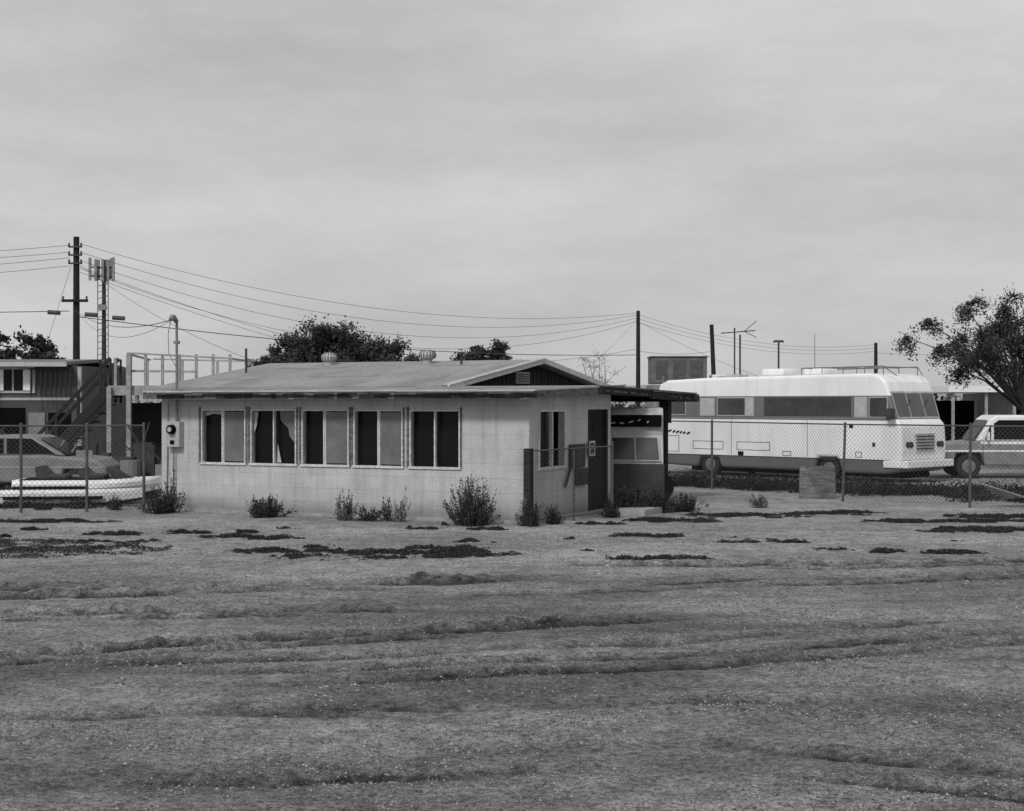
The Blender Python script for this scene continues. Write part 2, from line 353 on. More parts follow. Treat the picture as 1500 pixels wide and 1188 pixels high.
def distant():
    cs=[];sh=[]
    for i in range(420):
        x=random.uniform(-70,75); y=random.uniform(95,125); h=random.uniform(.8,2.0)*(.6+1.2*float(fbm(np.array([x*.11+50]),np.array([3.]),2)[0])); w=random.uniform(.8,2)
        n=260; c=rng.normal(size=(n,3))*np.array([w*.5,w*.5,h*.28])+np.array([x,y,h*.75]); c[:,2]=np.abs(c[:,2]); cs.append(c); sh.append(np.clip(rng.random()*.6+rng.random(n)*.4,0,1))
    c=np.concatenate(cs); co,f=quads(c,.32*(.5+rng.random(len(c))),.7); npmesh('distant_trees',co,f,'leaf',np.repeat(np.concatenate(sh),4))
distant()
def hills():
    xs=np.linspace(-2600,2600,260); rows=np.linspace(0,1,16)
    X,R=np.meshgrid(xs,rows); prof=16+46*np.clip(fbm(X*.0035+7.3,R*0+2,4)-.3,0,1)*(.35+.65*np.clip(X/700,0,1))
    Z=np.sin(R*math.pi)*prof*(.75+.5*fbm(X*.02,R*6,3))-2; Y=1500+R*700
    i=np.arange(X.size).reshape(X.shape); q=np.stack([i[:-1,:-1],i[:-1,1:],i[1:,1:],i[1:,:-1]],-1).reshape(-1,4)
    M['hill']=mat('distant_hill_rock',.27,.2,.01,1)
    npmesh('hills',np.stack([X.ravel(),Y.ravel(),Z.ravel()],1),q,'hill')
hills()

# ------------------------------------------------------------------ house
A=math.radians(-25.97)
H=empty('block_house',(.31,27.2,0),A)
wins=[(-2.49,-1.414),(-3.727,-2.638),(-4.916,-3.835),(-6.13,-5.044),(-7.34,-6.25)]
zb,zt=.99,2.07
w=B(); w.box(-8.35,0,0,.2,-.1,zb); w.box(-8.35,0,0,.2,zt,2.36)
xs=[-8.35]+[v for ab in wins[::-1] for v in ab]+[0]
for i in range(0,len(xs),2): w.box(xs[i],xs[i+1],0,.2,zb,zt)
w.obj('front_wall','block',H)
w=B(); sw=[(.2,.42),(1.62,2.72)]
w.box(-.2,0,.2,2.72,-.1,zb); w.box(-.2,0,.2,3.9,zt,2.40)
for a,b in sw: w.box(-.2,0,a,b,zb,zt)
w.box(-.2,0,3.72,3.9,-.1,zt)
w.obj('side_wall','block',H)
w=B(); w.box(-8.35,-8.15,.2,3.9,-.1,2.4); w.box(-8.15,-.2,3.7,3.9,-.1,2.45); w.obj('rear_wall','block',H)
w=B(); w.box(-11.1,-8.36,4.1,4.3,-.1,2.6); w.box(-11.1,-3.75,12.0,12.2,-.1,2.62); w.box(-11.1,-10.9,4.3,12,-.1,2.6); w.box(-3.95,-3.75,4.3,12,-.1,2.5); w.obj('main_walls','block',H)
w=B(); w.add([(-3.78,3.7,2.45),(-3.78,12.4,2.45),(-3.78,8.1,3.13),(-3.9,3.7,2.45),(-3.9,12.4,2.45),(-3.9,8.1,3.13)],[(0,1,2),(5,4,3),(0,3,4,1),(1,4,5,2),(2,5,3,0)])
for k in range(40): w.box(-3.775,-3.765,3.8+k*.21,3.8+k*.21+.02,2.45,2.46+.66*max(0,1-abs(3.8+k*.21-8.1)/4.4))
w.obj('gable_panel','woodd',H)
w=B(); w.box(-3.77,-3.72,7.2,7.9,2.66,2.93); w.obj('gable_vent','lgrey',H)
w=B()
for k in range(5): w.box(-3.718,-3.705,7.24,7.86,2.69+k*.045,2.71+k*.045)
w.obj('vent_louvres','dark',H)
w=B(); w.slab([(-8.42,-.42,2.43),(.3,-.42,2.43),(.3,3.92,2.56),(-8.42,3.92,2.56)],.05); w.obj('front_roof','roof',H)
w=B(); w.slab([(-11.4,3.3,2.56),(-3.45,3.3,2.56),(-3.45,8.1,3.24),(-11.4,8.1,3.24)],.06); w.slab([(-11.4,8.1,3.24),(-3.45,8.1,3.24),(-3.45,12.6,2.6),(-11.4,12.6,2.6)],.06); w.obj('main_roof','roof',H)
w=B(); w.beam((-3.43,3.28,2.525),(-3.43,8.12,3.21),.04,.12); w.beam((-3.43,8.08,3.21),(-3.43,12.6,2.565),.04,.12); w.obj('gable_rake_trim','trim',H)
w=B(); w.beam((-3.5,3.28,2.575),(-3.5,8.12,3.262),.22,.02); w.obj('rake_flashing','lgrey',H)
w=B(); rz=lambda v:2.43+.02995*(v+.42)+.005
for k in range(7):
    x=-8.0+k*1.25; w.slab([(x,-.40,rz(-.4)),(x+.06,-.40,rz(-.4)),(x+.06,3.2,rz(3.2)),(x,3.2,rz(3.2))],.004)
for (x,y,a,b2) in [(-7.1,.6,.9,.5),(-3.4,1.6,1.2,.6),(-1.2,.3,.7,.9)]:
    w.slab([(x,y,rz(y)),(x+a,y+.05,rz(y+.05)),(x+a-.1,y+b2,rz(y+b2)),(x,y+b2,rz(y+b2))],.003)
mz=lambda v:2.56+.14167*(v-3.3)+.006
for (x,y,a,b2) in [(-10.9,6.8,2.6,.3),(-8.1,5.0,1.8,.5),(-6.0,7.0,1.5,.25),(-5.0,4.4,.7,.8),(-10.6,4.6,1.3,.3)]:
    w.slab([(x,y,mz(y)),(x+a,y+.04,mz(y+.04)),(x+a-.1,y+b2,mz(y+b2)),(x+.1,y+b2,mz(y+b2))],.003)
w.obj('roof_patches',mat('tar_patch',.24,.3,3,.95,.5),H)
w=B(); x=-8.45
while x<.30:
    l=random.uniform(1.2,2.6); x2=min(.33,x+l); dz=random.uniform(-.02,.015)
    w.beam((x,-.45,2.345+dz),(x2-.01,-.45,2.345+dz+random.uniform(-.02,.015)),.035,random.uniform(.10,.16)); x=x2
w.obj('fascia_board','woodm',H)
w=B()
for k in range(110):
    x=random.uniform(-8.3,.2); l=random.uniform(.08,.6); w.box(x,x+l,-.472,-.4675,2.28+random.random()*.06,2.33+random.random()*.06)
w.obj('fascia_peeling_paint','woodd',H)
w=B(); w.beam((-8.45,-.475,2.428),(.34,-.475,2.428),.02,.03); w.beam((.335,-.45,2.43),(.335,3.9,2.56),.02,.03); w.obj('roof_drip_edge','lgrey',H)
w=B(); w.beam((.31,-.45,2.345),(.31,2.9,2.44),.035,.13); w.beam((-8.44,-.45,2.345),(-8.44,3.9,2.48),.035,.14); w.obj('side_fascia','woodm',H)
w=B()
for k in range(15): w.beam((-8.2+k*.6,-.41,2.33),(-8.2+k*.6,0,2.345),.05,.09)
w.box(-8.3,.28,-.41,-.0,2.375,2.383)
w.obj('soffit_rafters','woodd',H)
fr=B(); gl=B(); sc=B()
def win_front(x0,x1,kind):
    t=.028; xm=(x0+x1)/2+random.uniform(-.03,.03)
    fr.box(x0,x1,.0-.012,.05,zt-t,zt); fr.box(x0-.03,x1+.03,-.03,.05,zb-.03,zb+.015)
    fr.box(x0,x0+t,-.012,.05,zb+.015,zt-t); fr.box(x1-t,x1,-.012,.05,zb+.015,zt-t); fr.box(xm-.015,xm+.015,-.008,.06,zb+.015,zt-t)
    gl.box(x0+t,x1-t,.13,.14,zb+.015,zt-t)
    if kind=='s': sc.box(xm+.037,x1-t-.02,.02,.03,zb+.04,zt-t-.02); fr.box(xm+.015,xm+.037,.01,.04,zb+.015,zt-t)
for (a,b_),k in zip(wins,['n','s','s','n','s']): win_front(a,b_,k)
xm=(-6.13-5.044)/2
w=B(); w.add([(xm+.1,.085,2.03),(-5.09,.085,2.03),(-5.09,.085,1.62),(-5.16,.085,1.43),(-5.26,.085,1.55),(xm+.3,.085,1.7),(xm+.12,.085,1.85)],[(0,1,2,3,4,5,6)]); w.obj('torn_blind','screen',H)
w=B(); w.add([(xm+.03,.08,zb+.03),(xm+.14,.08,zb+.03),(xm+.05,.08,1.4)],[(0,1,2)]); w.add([(-6.1,.08,2.03),(-6.0,.08,2.03),(-6.04,.08,1.75),(-6.1,.08,1.6)],[(0,1,2,3)]); w.add([(-7.3,.08,2.03),(-6.85,.08,2.03),(-6.85,.08,1.96),(-7.1,.08,1.98),(-7.3,.08,1.93)],[(0,1,2,3,4)]); w.obj('broken_pane','lgrey',H)
t=.035; a0,a1=.42,1.62
fr.box(-.05,.012,a0,a1,zt-t,zt); fr.box(-.05,.03,a0-.03,a1+.03,zb-.03,zb+.02); fr.box(-.05,.012,a0,a0+t,zb+.02,zt-t); fr.box(-.05,.012,a1-t,a1,zb+.02,zt-t); fr.box(-.06,.008,1.0,1.04,zb+.02,zt-t)
gl.box(-.11,-.10,a0+t,a1-t,zb+.02,zt-t); sc.box(-.03,-.02,1.34,a1-t,zb+.02,zt-t)
fr.obj('window_frames','trim',H); gl.obj('window_glass','glass',H); sc.obj('window_screens','screen',H)
w=B()
for a,b_ in wins:
    w.box(a-.06,a-.005,-.014,.0,zb-.02,zt+.05); w.box(b_+.005,b_+.04,-.014,.0,zb-.02,zt+.05)
w.obj('window_casing','woodm',H)
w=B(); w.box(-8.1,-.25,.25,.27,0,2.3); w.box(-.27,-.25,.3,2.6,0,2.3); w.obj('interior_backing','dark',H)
w=B(); w.box(-.12,-.06,2.72,3.72,0,2.07)
for k in range(6): w.box(-.058,-.045,2.8+k*.15,2.81+k*.15,.05,2.02)
w.obj('door','woodd',H)
w=B(); w.box(-.06,.012,2.72,2.79,0,2.07); w.box(-.06,.012,3.65,3.72,0,2.07); w.obj('door_frame','woodd',H)
w=B(); w.box(.06,.07,2.62,2.92,1.15,1.45); w.obj('notice_sign','lgrey',H)
w=B(); w.box(.071,.075,2.66,2.88,1.35,1.41); w.box(.071,.075,2.68,2.86,1.2,1.3); w.obj('notice_lettering','dgrey',H)
w=B(); w.box(.02,.06,1.75,2.45,.95,1.4); w.box(.02,.05,2.0,2.6,.6,.93); w.beam((.05,1.75,.95),(.05,1.5,.6),.03,.05); w.obj('leaning_board','dgrey',H)
w=B(); w.box(-8.45,.08,-.09,4,-.15,.06); w.obj('foundation','concrete',H)
w=B(); w.box(.35,1.2,2.7,3.7,-.05,.12); w.obj('door_step','concrete',H)
w=B(); w.box(-8.12,-7.78,-.16,-.0,1.3,1.82); w.obj('meter_box','lgrey',H,bevel=.015)
w=B(); w.tube((-7.95,-.16,1.66),(-7.95,-.25,1.66),.1,.09,16); w.box(-8.0,-7.9,-.175,-.16,1.36,1.44); w.obj('meter_dial','dark',H)
w=B(); w.tube((-7.95,-.165,1.66),(-7.95,-.262,1.66),.055,.05,12); w.obj('meter_glass','lgrey',H)
w=B(); w.tube((-7.9,-.08,1.82),(-7.9,-.08,3.85),.026,.026,8); w.tube((-7.9,-.08,3.85),(-7.9,-.2,3.95),.045,.06,8); w.tube((-7.9,-.2,3.95),(-7.9,-.28,3.88),.06,.04,8); w.tube((-7.98,-.08,1.3),(-7.98,-.08,.5),.015,.015,6); w.tube((-7.98,-.08,.5),(-7.93,-.05,.0),.015,.015,6); w.tube((-8.15,-.04,2.2),(-8.2,-.03,.0),.012,.012,6)
w.box(-7.96,-7.84,-.11,-.05,3.4,3.46); w.box(-8.0,-7.8,-.14,-.02,2.43,2.47); w.tube((-7.9,-.08,2.9),(-8.1,-.08,3.2),.008,.008,5); w.tube((-8.1,-.08,3.2),(-8.12,-.08,3.6),.008,.008,5); w.tube((-8.12,-.08,3.6),(-7.95,-.2,3.9),.008,.008,5)
w.obj('service_mast','metal',H)
def turb(x,y,z):
    b=B(); b.tube((x,y,z-.1),(x,y,z+.10),.12,.12,14)
    prof=[(.13,.08),(.19,.12),(.21,.2),(.17,.28),(.06,.32)]
    for (r0,h0),(r1,h1) in zip(prof[:-1],prof[1:]): b.tube((x,y,z+h0),(x,y,z+h1),r0,r1,18)
    b.obj('turbine_vent','lgrey',H)
    b=B()
    for k in range(16):
        t=k/16*6.283
        for (r0,h0),(r1,h1) in zip(prof[1:-1],prof[2:]): b.beam((x+math.cos(t)*(r0+.004),y+math.sin(t)*(r0+.004),z+h0),(x+math.cos(t+.1)*(r1+.004),y+math.sin(t+.1)*(r1+.004),z+h1),.014,.008)
    b.obj('turbine_vanes','dgrey',H)
turb(-9.2,7.6,3.16); turb(-6.35,7.6,3.18)
w=B(); w.tube((-10.6,6.0,2.8),(-10.6,6.0,3.55),.03,.03,8); w.tube((-5.2,7.2,3.0),(-5.2,7.2,3.3),.03,.03,8); w.obj('vent_pipe','dgrey',H)
# porch
w=B(); w.beam((.34,2.5,2.46),(.34,5.3,2.41),.09,.17); w.beam((.36,5.2,2.39),(.34,8.0,2.33),.09,.2); w.beam((-1.6,7.95,2.31),(.5,7.95,2.31),.09,.17); w.beam((-1.6,3.95,2.38),(-1.6,8,2.3),.09,.15)
for k in range(8): w.beam((-3.3,3.95+k*.56,2.40-.012*k),(.42,3.95+k*.56,2.40-.012*k),.05,.1)
w.box(-.1,.12,7.0,7.2,1.75,2.3); w.box(-.05,.06,7.05,7.15,-.1,1.75)
w.obj('porch_frame','woodd',H)
w=B(); w.slab([(-3.4,3.93,2.50),(.38,3.93,2.50),(.42,8.1,2.43),(-3.4,8.1,2.40)],.02); w.obj('porch_roof','woodd',H)
w=B(); w.beam((.40,2.5,2.53),(.40,5.2,2.48),.02,.03); w.beam((.40,5.3,2.455),(.41,8.05,2.41),.02,.03)
for k in range(12):
    y=2.7+k*.43; w.beam((.392,y,2.44-.012*k),(.392,y+random.uniform(.1,.35),2.43-.012*k),.01,.03)
w.obj('porch_trim','woodm',H)
w=B(); w.box(-3.4,-3.3,4,8.2,0,2.3); w.obj('porch_back','woodd',H)
G=empty('broken_gate',(.31,27.2,0),A)
w=B(); w.box(.02,.15,-.28,-.13,-.1,1.38); w.obj('gate_post','woodd',G)
w=B(); w.tube((.2,-.2,1.34),(.6,2.5,1.36),.016,.016,6); w.tube((.6,2.5,0),(.6,2.5,1.45),.03,.03,6); w.tube((.4,1.1,0),(.4,1.1,1.35),.018,.018,6); w.tube((.2,-.2,.1),(.6,2.5,.1),.014,.014,6); w.obj('gate_rails','post',G)

def chain(name,pts,h,posts=None,sp=.07,r=.0028,rail=True,parent=None,zoff=.03):
    e=parent or empty(name,(0,0,0)); b=B(); wv=[];wf=[]
    for p,q in zip(pts[:-1],pts[1:]):
        p=Vector((p[0],p[1],0)); q=Vector((q[0],q[1],0)); L=(q-p).length; d=(q-p)/L; nrm=Vector((-d.y,d.x,0))
        if rail: b.tube(p+Vector((0,0,h)),q+Vector((0,0,h)),.018,.018,6)
        k=-h
        while k<L:
            for sgn in (1,-1):
                s0,z0,s1,z1=k,zoff,k+h-zoff,h
                if s0<0: z0+=-s0; s0=0
                if s1>L: z1-=s1-L; s1=L
                if s1>s0:
                    if sgn<0: z0,z1=h+zoff-z0,h+zoff-z1
                    a=p+d*s0+Vector((0,0,z0)); c=p+d*s1+Vector((0,0,z1))
                    up=(Vector((0,0,1))-d*sgn).normalized()*r; off=nrm*r*.5*sgn
                    o=len(wv); wv+= [a-up+off,a+up+off,c+up+off,c-up+off]; wf.append((o,o+1,o+2,o+3))
            k+=sp*1.414
    if posts is None: posts=pts
    for p in posts:
        z=gz(*p[:2]); lean=p[2] if len(p)>2 else 0
        b.tube((p[0],p[1],z-.2),(p[0]+lean,p[1],h+.03),.03,.03,8); b.tube((p[0]+lean,p[1],h+.03),(p[0]+lean,p[1],h+.06),.034,.015,8)
    if b.v: b.obj('posts_and_rails','post',e)
    m=D.meshes.new('mesh'); m.from_pydata([tuple(v) for v in wv],[],wf); m.materials.append(M['wire']); o=D.objects.new('wire_mesh',m); C.collection.objects.link(o); o.parent=e
    return e
chain('chain_link_fence',[(-14.5,29.2),(-7.5,30.6)],1.74,[(-14.5,29.2),(-9.85,30.13),(-8.6,30.38),(-7.5,30.6)])
chain('chain_link_fence',[(3.6,41),(5.1,38.3),(7.35,33.8),(9.75,31.4),(13.5,28.8)],1.72,[(5.1,38.3),(7.35,33.4,.06),(9.6,31.5,.02),(12.2,29.7)])
G2=empty('gate_mesh_panel',(0,0,0))
chain('x',[(.31+.899*.2-.438*.2,27.2-.438*.2-.899*.2),(.31+.899*.6+.438*2.5,27.2-.438*.6+.899*2.5)],1.34,[],parent=G2,rail=False)

# ------------------------------------------------------------------ motorhome
def wheel(e,x,y,z,r,wd,sgn=-1):
    b=B(); b.tube((x,y,z),(x,y+sgn*wd,z),r,r*.97,22); b.obj('tyre','tyre',e,bevel=.02); b=B(); b.tube((x,y+sgn*wd,z),(x,y+sgn*(wd+.012),z),r*.55,r*.5,16); b.tube((x,y+sgn*wd,z),(x,y+sgn*(wd+.05),z),r*.18,r*.15,10); b.obj('wheel_rim','rim',e)
R=empty('motorhome',(4.53,47,0),math.atan2(-.713,.70))
def rvmat():
    m,nt,b=newmat('motorhome_paint'); tc=N(nt,'ShaderNodeTexCoord'); sp=N(nt,'ShaderNodeSeparateXYZ'); nt.links.new(tc.outputs['Object'],sp.inputs[0])
    mp=N(nt,'ShaderNodeMapRange'); mp.inputs['From Min'].default_value=0; mp.inputs['From Max'].default_value=3.2; nt.links.new(sp.outputs[2],mp.inputs[0])
    r=ramp(nt,[(0,.13),(.62/3.2,.84),(1.74/3.2,.15),(1.80/3.2,.15),(2.40/3.2,.84)],'CONSTANT')
    nt.links.new(mp.outputs[0],r.inputs[0])
    n=N(nt,'ShaderNodeTexNoise'); n.inputs['Scale'].default_value=.9; n.inputs['Detail'].default_value=6; nt.links.new(tc.outputs['Object'],n.inputs['Vector']); rr=ramp(nt,[(.3,.88),(.6,1)]); nt.links.new(n.outputs['Fac'],rr.inputs[0])
    m2=N(nt,'ShaderNodeMapping'); m2.inputs['Scale'].default_value=(5,5,.5); nt.links.new(tc.outputs['Object'],m2.inputs[0])
    s=N(nt,'ShaderNodeTexNoise'); s.inputs['Scale'].default_value=1; s.inputs['Detail'].default_value=5; nt.links.new(m2.outputs[0],s.inputs['Vector']); sr=ramp(nt,[(.36,.93),(.5,1)]); nt.links.new(s.outputs['Fac'],sr.inputs[0])
    nt.links.new(mulchain(nt,[r.outputs[0],rr.outputs[0],sr.outputs[0]]),b.inputs['Base Color']); b.inputs['Roughness'].default_value=.4
    return m
w=B(); w.prof([(0,.5),(-.05,1.2),(-.02,2.4),(.1,2.78),(.4,2.9),(2,2.96),(7.6,3.02),(7.95,2.96),(8.15,2.78),(8.22,2.6),(8.48,1.75),(8.62,1.6),(8.66,.9),(8.6,.32),(8.1,.24),(6.75,.24),(6.6,.66),(5.95,.66),(5.8,.26),(2.5,.26),(2.4,.55),(1.7,.55),(1.6,.26),(.3,.3)],0,2.4)
w.obj('body',rvmat(),R,bevel=.09,seg=3)
g=B(); fr=B(); cu=B()
def rwin(x0,x1,z0,z1,c=False):
    fr.box(x0-.03,x1+.03,-.012,.02,z0-.03,z1+.03); (cu if c else g).box(x0,x1,-.02,.02,z0,z1)
rwin(.55,1.15,1.86,2.3); rwin(1.75,2.25,1.84,2.32,True); rwin(2.4,3.4,1.84,2.34); rwin(3.45,3.7,1.84,2.34,True); rwin(7.2,7.55,1.82,2.34,True); rwin(7.66,8.2,1.82,2.34)
g.box(4.1,7.05,-.012,.02,1.83,2.36)
def shield(bb,y0,y1,t0,t1,off):
    P=lambda t:(8.22+.26*t+off,2.6-.85*t+off*.3); a=P(t0); c=P(t1)
    bb.add([(a[0],y0,a[1]),(a[0],y1,a[1]),(c[0],y1,c[1]),(c[0],y0,c[1])],[(0,1,2,3)])
shield(fr,.08,2.32,.1,.98,.012)
shield(g,.14,.78,.16,.92,.02); shield(g,.84,1.56,.16,.92,.02); shield(g,1.62,2.26,.16,.92,.02)
g.obj('window_glass',glass('motorhome_glass',.06,.1),R); fr.obj('window_frames','lgrey',R); cu.obj('curtained_windows',mat('curtain',.4,.2,4,.4),R)
w=B()
for (x0,x1,z0,z1) in [(1.44,2.6,.8,1.05),(3.1,4.3,.8,1.05),(4.75,5.05,.67,.8),(.3,.9,.7,1.2),(7.2,7.4,.68,.84)]:
    for q in [(x0,x1,z0,z0+.015),(x0,x1,z1-.015,z1)]: w.box(q[0],q[1],-.006,.01,q[2],q[3])
    for q in [(x0,x0+.018),(x1-.018,x1)]: w.box(q[0],q[1],-.006,.01,z0+.015,z1-.015)
w.box(0.1,8.3,-.01,.01,1.72,1.745); w.box(.1,8.3,-.01,.01,.615,.635)
for x in (2.9,5.6): w.box(x,x+.012,-.005,.01,.66,1.7)
w.obj('hatches_and_trim','dgrey',R)
w=B(); w.box(3.15,3.35,-.012,.01,.64,.76); w.box(7.0,7.12,-.012,.01,1.5,1.58); w.box(7.75,7.83,-.02,.01,1.0,1.1)
for k,(a,b_) in enumerate([(0,.2),(.25,.34),(.38,.5),(.54,.62),(.66,.75),(.8,.93)]): w.beam((.4+a,-.007,1.3-.01*k),(.4+b_,-.007,1.36-.012*k),.01,.05)
w.obj('markers_and_script','dark',R)
w=B(); w.box(8.64,8.68,.7,1.7,.85,1.35); w.obj('grille_panel','lgrey',R)
w=B()
for k in range(5): w.box(8.681,8.69,.75,1.65,.92+k*.085,.95+k*.085)
for y in (.3,.48,1.92,2.1): w.tube((8.63,y,1.05),(8.69,y,1.05),.085,.085,12)
w.beam((8.42,.5,1.9),(8.36,.95,2.3),.015,.015); w.beam((8.42,1.4,1.9),(8.36,1.85,2.3),.015,.015)
w.box(8.3,8.55,-.22,-.18,1.75,2.05); w.beam((8.35,-.01,1.8),(8.4,-.2,1.9),.02,.02)
w.obj('grille_lamps_mirror','dgrey',R)
w=B(); w.box(8.66,8.86,-.04,2.44,.42,.62); w.box(8.1,8.66,-.05,-.0,.42,.62); w.obj('front_bumper','white',R,bevel=.04)
for x in (2.05,6.28): wheel(R,x,.32,.34,.34,.24); wheel(R,x,2.1,.34,.34,.24,1)
w=B(); w.box(1.0,8.4,.5,1.9,.12,.45); w.obj('chassis','dark',R)
w=B(); w.box(3.4,4.2,.8,1.6,3.0,3.22); w.box(4.9,5.6,.8,1.6,3.0,3.22); w.obj('roof_air_conditioner','white',R,bevel=.08,seg=3)
w=B(); w.box(2.3,2.8,.5,1.0,2.97,3.07); w.box(1.4,1.8,1.2,1.6,2.95,3.05); w.obj('roof_vents','lgrey',R,bevel=.03)
w=B()
for y in (.3,2.1):
    w.tube((5.2,y,3.2),(7.9,y,3.22),.018,.018,5)
    for x in (5.2,5.9,6.6,7.3,7.9): w.tube((x,y,2.98),(x,y,3.2),.014,.014,5)
for x in (5.2,5.9,6.6,7.3,7.9): w.tube((x,.3,3.2),(x,2.1,3.2),.014,.014,5)
w.tube((7.9,.3,3.22),(8.2,.5,2.95),.014,.014,5); w.tube((7.9,2.1,3.22),(8.2,1.9,2.95),.014,.014,5)
w.obj('roof_rack','metal',R)
w=B(); w.box(-.03,.02,.3,.34,1,3.05);w.box(-.08,-.05,.3,.7,1.0,1.04); w.obj('rear_ladder','metal',R)
w=B(); w.add([(6.62,34.6,0),(7.4,34.3,0),(7.45,34.65,.75),(6.7,34.95,.72),(6.62,34.64,0),(7.4,34.34,0),(7.45,34.69,.75),(6.7,34.99,.72)],[(0,1,2,3),(7,6,5,4),(0,4,5,1),(1,5,6,2),(2,6,7,3),(3,7,4,0)]); w.obj('plywood_sheet','woodm')
w=B()
for k in range(6): w.beam((9.9+k*.1,31.7+k*.07,.5-.07*k),(11.3,31.5+k*.12,.06+.03*k),.07,.025)
w.obj('lumber_pile','woodl')

# ------------------------------------------------------------------ trailer under porch
K=empty('travel_trailer',(2.34,31.35,0),math.radians(-4))
w=B(); w.add([(x,y,z) for x in (-.82,.82) for (y,z) in [(.12,.25),(0,.55),(-.02,.98),(.22,1.52),(.18,1.8),(.12,1.95),(.3,2.1),(3.8,2.1),(4.0,1.9),(4.0,.25)]],[tuple(range(10)),tuple(range(10,20))[::-1]]+[(i,(i+1)%10,(i+1)%10+10,i+10) for i in range(10)]); w.obj('body',mat('faded_trailer_paint',.42,.4,3,.6),K,bevel=.04)
w=B()
for x0,x1 in ((-.74,-.28),(-.24,.22),(.26,.72)): w.add([(x0,-.035,1.03),(x1,-.035,1.03),(x1-.03,.17,1.47),(x0-.01,.17,1.47)],[(0,1,2,3)])
w.obj('front_windows',glass('trailer_glass',.05,.2),K)
w=B()
for x0,x1 in ((-.76,-.26),(-.26,.24),(.24,.76)): w.beam((x0,-.05,1.0),(x1,-.05,1.0),.015,.03)
for x0 in (-.76,-.26,.24,.74): w.beam((x0,-.05,1.0),(x0-.01,.16,1.49),.025,.015)
w.obj('window_trim','lgrey',K)
w=B(); w.box(-.84,.84,-.05,.1,.2,.93); w.obj('lower_panel','dgrey',K,bevel=.02)
w=B(); w.box(-.78,.78,.11,.17,1.70,1.95); w.obj('marker_panel','dark',K)
w=B()
for k in range(7): 
    a=-.66+k*.19; w.beam((a,.105,1.78+random.uniform(-.03,.05)),(a+random.uniform(.03,.1),.105,1.80+random.uniform(-.04,.06)),.01,.025)
w.obj('marker_lettering','lgrey',K)
w=B(); w.tube((-.3,-.05,.4),(0,-.8,.4),.04,.04,6); w.tube((.3,-.05,.4),(0,-.8,.4),.04,.04,6); w.tube((0,-.8,.0),(0,-.8,.5),.035,.035,6); w.obj('hitch','dgrey',K)
wheel(K,.8,2.2,.33,.33,.03,1)

# ------------------------------------------------------------------ pickup at right (nose to the left)
T=empty('pickup_truck',(12.35,43.6,0),math.radians(-3))
w=B(); w.prof([(0,.45),(-.02,.85),(.08,1.0),(1.25,1.1),(3.2,1.1),(5.3,1.1),(5.3,.5),(4.75,.45),(4.65,.74),(3.95,.74),(3.85,.38),(1.35,.38),(1.25,.74),(.55,.74),(.45,.42)],0,1.9); w.obj('body',mat('truck_lower_paint',.2,.3,3,.4),T,bevel=.05)
w=B(); w.box(1.25,5.28,-.008,.01,1.0,1.08); w.box(.05,5.28,-.008,.01,.78,.83); w.box(-.12,0,0,1.9,.42,.56); w.obj('stripes_and_bumper','white',T)
w=B(); w.prof([(1.15,1.09),(1.55,1.72),(1.72,1.84),(2.75,1.84),(2.86,1.76),(2.92,1.09)],.1,1.8); w.obj('cab','white',T,bevel=.05)
w=B(); w.add([(1.38,.088,1.14),(1.56,.088,1.14),(1.56,.088,1.56),(1.51,.088,1.48)],[(0,1,2,3)])
w.add([(1.64,.088,1.14),(2.72,.088,1.14),(2.68,.088,1.7),(1.78,.088,1.7),(1.64,.088,1.6)],[(0,1,2,3,4)]); w.add([(1.10,.25,1.14),(1.10,1.65,1.14),(1.5,1.6,1.7),(1.5,.3,1.7)],[(0,1,2,3)]); w.obj('cab_glass','glass',T)
w=B(); w.box(1.4,1.45,-.2,-.02,1.12,1.36); w.obj('mirror','white',T)
w=B(); w.box(1.3,1.312,-.01,.0,.45,1.05); w.box(2.8,2.812,-.01,.0,.45,1.05); w.box(2.55,2.7,-.03,0,.9,.94); w.box(2.95,2.97,-.01,0,.5,1.1); w.obj('door_gaps_handle','dark',T)
for x in (.9,4.3): wheel(T,x,.22,.36,.36,.22); wheel(T,x,1.7,.36,.36,.2,1)

# ------------------------------------------------------------------ left yard
V=empty('parked_car',(-13.6,36.2,0),math.radians(-6))
w=B(); w.prof([(0,.4),(-.05,.75),(.1,.92),(2.4,.95),(3.7,.84),(3.95,.68),(3.95,.35),(3.6,.3),(3.5,.62),(2.9,.62),(2.8,.28),(1.1,.28),(1.0,.62),(.45,.62),(.35,.35)],0,1.7); w.obj('body','grey',V,bevel=.06,seg=3)
w=B(); w.prof([(.25,.93),(.75,1.34),(1.0,1.42),(1.9,1.42),(2.1,1.36),(2.85,.93)],.12,1.58); w.obj('cabin','grey',V,bevel=.06)
w=B(); w.add([(.5,.105,.98),(1.35,.105,.98),(1.35,.105,1.34),(.88,.105,1.34)],[(0,1,2,3)]); w.add([(1.43,.105,.98),(2.65,.105,.98),(2.05,.105,1.34),(1.43,.105,1.34)],[(0,1,2,3)])
w.add([(2.86,.25,.97),(2.86,1.45,.97),(2.18,1.38,1.36),(2.18,.32,1.36)],[(0,1,2,3)]); w.obj('glass','glass',V)
w=B(); w.box(3.93,4.05,0,1.7,.38,.5); w.box(.0,3.85,-.006,.01,.64,.67); w.obj('bumper_trim','chrome',V)
for x in (.72,3.2): wheel(V,x,.2,.32,.32,.2); wheel(V,x,1.5,.32,.32,.2,1)
